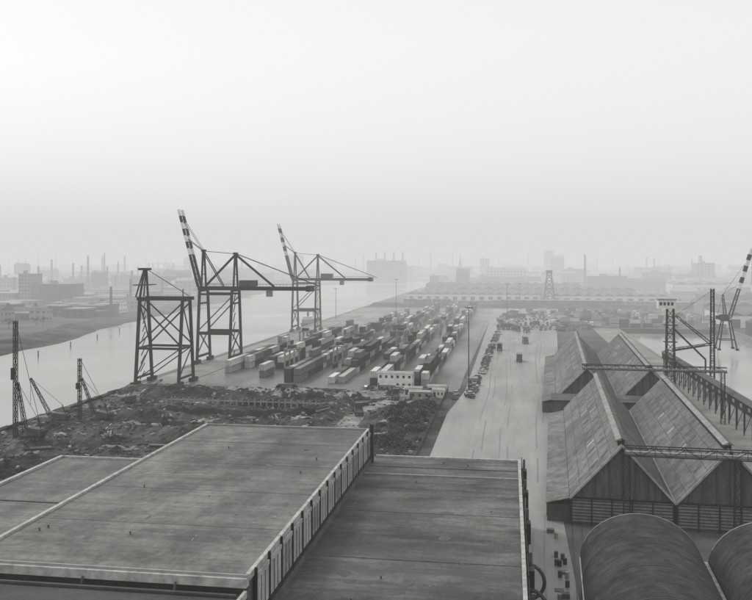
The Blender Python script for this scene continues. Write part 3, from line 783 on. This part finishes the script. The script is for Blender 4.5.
# ------------------------------------------------------------ lamp masts
def mast(name,x,y,h,heads=4,z=0):
    P={k:MB() for k in ('pole','head','base')}
    P['base'].box(-.5,.5,-.5,.5,0,.8,m_conc); P['pole'].tube((0,0,.8),(0,0,h),.22,m_steel,8,.12)
    P['head'].box(-1.2,1.2,-.1,.1,h,h+.15,m_steel)
    for i in range(heads):
        xx=-1.1+2.2*i/(heads-1); P['head'].hexa([(xx-.22,-.4,h+.15),(xx+.22,-.4,h+.15),(xx+.22,.2,h+.15),(xx-.22,.2,h+.15),(xx-.22,-.5,h+.55),(xx+.22,-.5,h+.55),(xx+.22,.1,h+.55),(xx-.22,.1,h+.55)],m_grey)
    return group(name,P,(x,y,z))
for x,y,h in ((-13.8,289,28),(-102,440,28),(-88,660,28),(-2,620,26),(-128,620,22),(8,700,24)):
    mast('floodlight_mast',x,y,h)

# ------------------------------------------------------------ rail embankment, wagons, transit sheds
mb=MB()
mb.hexa([(-128,772,0),(520,772,0),(520,800,0),(-128,800,0),(-126,777,3.2),(520,777,3.2),(520,795,3.2),(-126,795,3.2)],m_mud)
mb.build('railway_embankment')
mb=MB(); mb.box(-1.35,1.35,-4,4,1.1,3.6,m_steel); mb.box(-1.4,1.4,-.9,.9,1.2,3.5,m_wood); mb.hexa([(-1.4,-4.1,3.6),(1.4,-4.1,3.6),(1.4,4.1,3.6),(-1.4,4.1,3.6),(-.5,-4.1,4.0),(.5,-4.1,4.0),(.5,4.1,4.0),(-.5,4.1,4.0)],m_grey)
mb.box(-1.2,1.2,-4.3,4.3,.85,1.1,m_dark)
for s in (-1,1):
    for yy in (-2.6,2.6): mb.tube((s*.7,yy,.45),(s*.85,yy,.45),.45,m_tire,10)
wag=mb.mesh('goods_wagon')
for j,(yy,z) in enumerate(((782,3.2),(790,3.2),(830,0),(842,0),(905,0))):
    x=U(-110,-60)
    while x<420:
        if noise.noise(Vector((x*.012,j*3.1,0)))>-.12: inst('goods_wagon',wag,(x,yy,z),math.pi/2)
        x+=9
def shed(name,x0,x1,y0,y1,h,bay,mat=None,rmat=None):
    P={k:MB() for k in ('walls','roof','doors')}
    P['walls'].box(x0,x1,y0,y1,0,h,mat or m_grey)
    n=max(1,int((x1-x0)/bay)); w=(x1-x0)/n
    for i in range(n):
        a=x0+w*i; b_=a+w; c=(a+b_)/2
        P['roof'].hexa([(a,y0-.4,h),(b_,y0-.4,h),(b_,y1+.4,h),(a,y1+.4,h),(c-.1,y0-.4,h+w*.22),(c+.1,y0-.4,h+w*.22),(c+.1,y1+.4,h+w*.22),(c-.1,y1+.4,h+w*.22)],rmat or m_asb)
        P['doors'].box(a+w*.25,a+w*.75,y0-.08,y0,0,h*.7,m_dark)
    return group(name,P)
shed('transit_shed',-105,30,870,915,8,9,m_white)
shed('transit_shed',40,150,850,890,8,10,m_white)
shed('transit_shed',-60,140,990,1030,9,14,m_conc,m_asb2)
shed('transit_shed',185,330,860,900,9,16,m_brickw)
shed('transit_shed',150,260,700,735,8,12,m_grey)
shed('transit_shed',200,420,1100,1150,12,18,m_white)
shed('transit_shed',-110,90,1120,1160,11,12,m_brickw,m_asb2)
shed('dock_shed',140,175,300,540,7,17,m_brickw,m_asb2)
shed('dock_shed',138,170,575,640,8,10,m_white)
P={'legs':MB(),'head':MB()}
P['legs'].lattice((0,0,0),(0,0,30),11,m_dark,4,4,1.0,.7); P['head'].box(-3,3,-3,3,30,33,m_steel)
group('lattice_tower',P,(38,850,0))

# ------------------------------------------------------------ ships
def ship(name,loc,rot,L_=50,W=8):
    P={k:MB() for k in ('hull','superstructure','masts')}
    n=10; prev=None
    for i in range(n+1):
        f=i/n; y=-L_/2+L_*f; w=W/2*min(1,(1-f)*4+.05)*(min(1,f*6+.6)); zt=2.2+1.3*max(0,f-.7)*3
        ring=[(-w,y,zt),(-w*.8,y,-.5),(w*.8,y,-.5),(w,y,zt)]
        if prev:
            for k in range(4): P['hull'].poly([prev[k],prev[(k+1)%4],ring[(k+1)%4],ring[k]],m_ship)
        else: P['hull'].poly(ring,m_ship)
        prev=ring
    P['superstructure'].box(-W*.35,W*.35,-L_*.42,-L_*.2,2.2,5,m_grey); P['superstructure'].box(-W*.3,W*.3,-L_*.38,-L_*.24,5,7,m_white)
    for i in range(4): P['superstructure'].box(-W*.3+i*W*.16,-W*.3+i*W*.16+.5,-L_*.38-.05,-L_*.38,5.6,6.4,m_win)
    P['superstructure'].tube((0,-L_*.34,7),(0,-L_*.34,10),.7,m_dark)
    P['superstructure'].box(-W*.3,W*.3,-L_*.1,L_*.2,2.4,3.4,m_steel)
    P['masts'].tube((0,L_*.05,2),(0,L_*.05,12),.25,m_steel); P['masts'].beam((0,L_*.05,10),(0,L_*.25,6),.25,m_steel)
    return group(name,P,loc,rot)
ship('barge',(-141,600,-3),0.02,46,10)
mb=MB()
for i in range(5):
    y=380+i*44; x=fbank(y)+18; mb.tube((x,y,-6),(x,y,.2),.28,m_dark,6)
mb.build('mooring_piles')

# ------------------------------------------------------------ trees & city
def tree(mb,x,y,h):
    mb.tube((x,y,0),(x,y,h*.5),h*.035,m_bark,5,h*.02)
    for i in range(5):
        a=i*1.25+U(0,1); rr_=h*U(.12,.25); z=h*U(.5,.85)
        q=(x+math.cos(a)*rr_,y+math.sin(a)*rr_,z); mb.tube((x,y,h*.4),q,h*.015,m_bark,4,h*.006,False)
        foliage(mb,q,h*.2,h*.2,h*.15,26,h*.045)
mb=MB()
for i in range(170):
    y=U(440,1250); x=fbank(y)-U(28,220); tree(mb,x,y,U(3.5,8))
for i in range(60): tree(mb,U(-120,350),U(805,1300),U(5,11))
mb.build('tree_line')

def block(P,x0,x1,y0,y1,h,mat,flat=True,winw=3.0):
    P['walls'].box(x0,x1,y0,y1,0,h,mat)
    if flat:
        P['roof'].box(x0-.3,x1+.3,y0-.3,y1+.3,h,h+.7,m_grey)
        if h>12: P['roof'].box(x0+(x1-x0)*.3,x0+(x1-x0)*.5,y0+2,y0+6,h+.7,h+3.5,m_conc)
    else:
        yc=(y0+y1)/2; r_=(y1-y0)*.2
        P['roof'].hexa([(x0-.3,y0-.3,h),(x1+.3,y0-.3,h),(x1+.3,y1+.3,h),(x0-.3,y1+.3,h),(x0,yc-.1,h+r_),(x1,yc-.1,h+r_),(x1,yc+.1,h+r_),(x0,yc+.1,h+r_)],random.choice((m_steel,m_asb2,m_grey)))
        P['roof'].box(x0+2,x0+3.2,yc-.6,yc+.6,h,h+r_+1.8,m_brickw)
    fl=max(1,int(h/3.3)); nw=max(1,int((x1-x0)/winw))
    for f in range(fl):
        z=h*f/fl+1.1
        for i in range(nw):
            xx=x0+(x1-x0)*(i+.28)/nw; P['windows'].box(xx,xx+(x1-x0)/nw*.45,y0-.06,y0-.003,z,z+1.5,m_win)
        for xs,d_ in ((x1,.06),(x0-.06,.057)):
            k=max(1,int((y1-y0)/4))
            for i in range(k):
                yy=y0+(y1-y0)*(i+.28)/k; P['windows'].box(xs+.003,xs+d_,yy,yy+(y1-y0)/k*.45,z,z+1.5,m_win)
def NB(): return {k:MB() for k in ('walls','roof','windows','chimneys')}
def bld(name,x0,x1,y0,y1,h,mat,flat=True,chim=0,ch=40):
    P=NB(); block(P,x0,x1,y0,y1,h,mat,flat)
    for i in range(chim):
        cx=x0+(x1-x0)*(i+.5)/chim; P['chimneys'].tube((cx,y1+6,0),(cx,y1+6,ch),2.0,m_brickw,12,1.3)
    return group(name,P)
bld('riverside_mill',-425,-395,720,745,21,m_brickw,True)
bld('grain_silo',-446,-434,720,740,30,m_conc,True)
bld('riverside_warehouse',-480,-450,720,750,12,m_grey,True)
bld('riverside_warehouse',-385,-345,740,770,9,m_brickw,True)
bld('riverside_warehouse',-360,-330,640,665,7,m_grey,False)
bld('riverside_warehouse',-440,-400,980,1010,12,m_white,True)
bld('power_station',-250,-185,1480,1530,40,m_brickw,True,4,56)
bld('office_tower',75,95,1900,1920,60,m_conc,True)
bld('office_tower',415,440,1450,1475,76,m_brickw,True)
bld('flour_mill',320,350,1100,1125,24,m_conc,True)
bld('cold_store',250,320,1250,1290,16,m_white,True)
bld('factory',-700,-620,1300,1340,22,m_grey,True,2,48)
P={'holder':MB(),'frame':MB()}
P['holder'].tube((0,0,0),(0,0,26),22,m_steel,28)
for i in range(14):
    a=2*math.pi*i/14; P['frame'].beam((23*math.cos(a),23*math.sin(a),0),(23*math.cos(a),23*math.sin(a),36),.8,m_dark)
    b_=2*math.pi*(i+1)/14
    for z in (20,35): P['frame'].beam((23*math.cos(a),23*math.sin(a),z),(23*math.cos(b_),23*math.sin(b_),z),.6,m_dark)
group('gasometer',P,(-620,1450,0))
P=NB()
block(P,-8,8,0,30,14,m_brickw,False); P['walls'].box(-3,3,-6.1,-.1,0,28,m_brickw)
P['roof'].hexa([(-3,-6.1,28),(3,-6.1,28),(3,-.1,28),(-3,-.1,28),(-.1,-3.2,52),(.1,-3.2,52),(.1,-3,52),(-.1,-3,52)],m_steel)
group('church',P,(-95,1650,0))
P=NB()
mats=[m_brickw,m_brickw,m_brickw,m_conc,m_grey,m_white]
for i in range(1150):
    y=900+2300*R()**1.4; x=U(-.62,.52)*y*1.05
    if fbank(y)-40<x<-125 and y<1800: continue
    if -140<x<360 and y<1180: continue
    w=U(12,60); d=U(10,30); h=U(5,14) if R()<.75 else U(14,27)
    if R()<.02: h=U(34,48); w=U(14,30)
    block(P,x,x+w,y,y+d,h,random.choice(mats),R()<.6,winw=4.5)
    if R()<.10: P['chimneys'].tube((x-4,y,0),(x-4,y,U(30,56)),1.9,m_brickw,8,1.1)
group('distant_city',P)
P=NB()
for i in range(200):
    y=U(470,1150); x=fbank(y)-(U(28,80) if i%3==0 else U(60,420))
    if y<600 and x>fbank(y)-60 and R()<.6: continue
    w=U(12,40); d=U(8,20); block(P,x-w,x,y,y+d,U(3.5,10),random.choice(mats),R()<.7,winw=4)
    if R()<.05: P['chimneys'].tube((x+3,y,0),(x+3,y,U(18,30)),1.3,m_brickw,8,.9)
group('riverside_works',P)
P=NB()
for i in range(60):
    y=U(560,1100); x=U(180,560)
    if x<350 and (680<y<1000): continue
    w=U(10,35); d=U(8,22); block(P,x,x+w,y,y+d,U(4,11),random.choice(mats),R()<.4,winw=4)
group('east_dock_works',P)

# ------------------------------------------------------------ fog banks (self-glowing volumes)
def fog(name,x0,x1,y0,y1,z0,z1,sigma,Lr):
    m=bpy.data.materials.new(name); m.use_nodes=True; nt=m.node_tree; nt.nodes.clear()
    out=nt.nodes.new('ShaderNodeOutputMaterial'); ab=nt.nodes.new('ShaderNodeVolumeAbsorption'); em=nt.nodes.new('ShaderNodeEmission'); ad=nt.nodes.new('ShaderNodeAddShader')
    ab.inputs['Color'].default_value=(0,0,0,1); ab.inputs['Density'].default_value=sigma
    em.inputs['Color'].default_value=g(1); em.inputs['Strength'].default_value=sigma*Lr  # fog glows by itself; emission stands in for in-scattered daylight
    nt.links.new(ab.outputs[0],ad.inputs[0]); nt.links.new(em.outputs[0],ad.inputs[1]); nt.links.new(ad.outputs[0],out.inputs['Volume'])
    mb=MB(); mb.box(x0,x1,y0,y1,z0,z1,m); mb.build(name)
fog('glowing_haze',-6000,6000,-500,8000,-12,160,0.00030,0.68)
fog('glowing_fog_bank',-5900,5900,415,7900,-11,150,0.00105,0.70)

# ------------------------------------------------------------ world, sun, camera
w=bpy.data.worlds.new('World'); scene.world=w; w.use_nodes=True; nt=w.node_tree; nt.nodes.clear()
out=nt.nodes.new('ShaderNodeOutputWorld'); sky=nt.nodes.new('ShaderNodeTexSky'); sky.sky_type='NISHITA'; sky.sun_disc=False
EL,AZ=math.radians(48),math.radians(-60)
sky.sun_elevation=EL; sky.sun_rotation=AZ
bw=nt.nodes.new('ShaderNodeRGBToBW'); b1=nt.nodes.new('ShaderNodeBackground'); b1.inputs['Strength'].default_value=0.05
b2=nt.nodes.new('ShaderNodeBackground'); b2.inputs['Color'].default_value=g(1); b2.inputs['Strength'].default_value=0.74
ad=nt.nodes.new('ShaderNodeAddShader')
nt.links.new(sky.outputs[0],bw.inputs[0]); nt.links.new(bw.outputs[0],b1.inputs['Color'])
nt.links.new(b1.outputs[0],ad.inputs[0]); nt.links.new(b2.outputs[0],ad.inputs[1]); nt.links.new(ad.outputs[0],out.inputs['Surface'])
sd=bpy.data.lights.new('sun','SUN'); sd.energy=1.5; sd.angle=math.radians(12); sd.color=(1,.985,.95)
so=bpy.data.objects.new('sun',sd); COL.objects.link(so)
dirv=Vector((math.sin(AZ)*math.cos(EL),math.cos(AZ)*math.cos(EL),math.sin(EL)))
so.rotation_euler=dirv.to_track_quat('Z','Y').to_euler()
cd=bpy.data.cameras.new('camera'); co=bpy.data.objects.new('camera',cd); COL.objects.link(co)
cd.sensor_width=36; cd.sensor_fit='HORIZONTAL'; cd.lens=850/752*36; cd.shift_y=-42/752; cd.clip_start=0.5; cd.clip_end=20000
co.location=(0,0,45); co.rotation_euler=(math.pi/2,0,math.atan(134/850))
scene.camera=co
scene.view_settings.view_transform='Standard'; scene.view_settings.look='None'; scene.view_settings.exposure=0
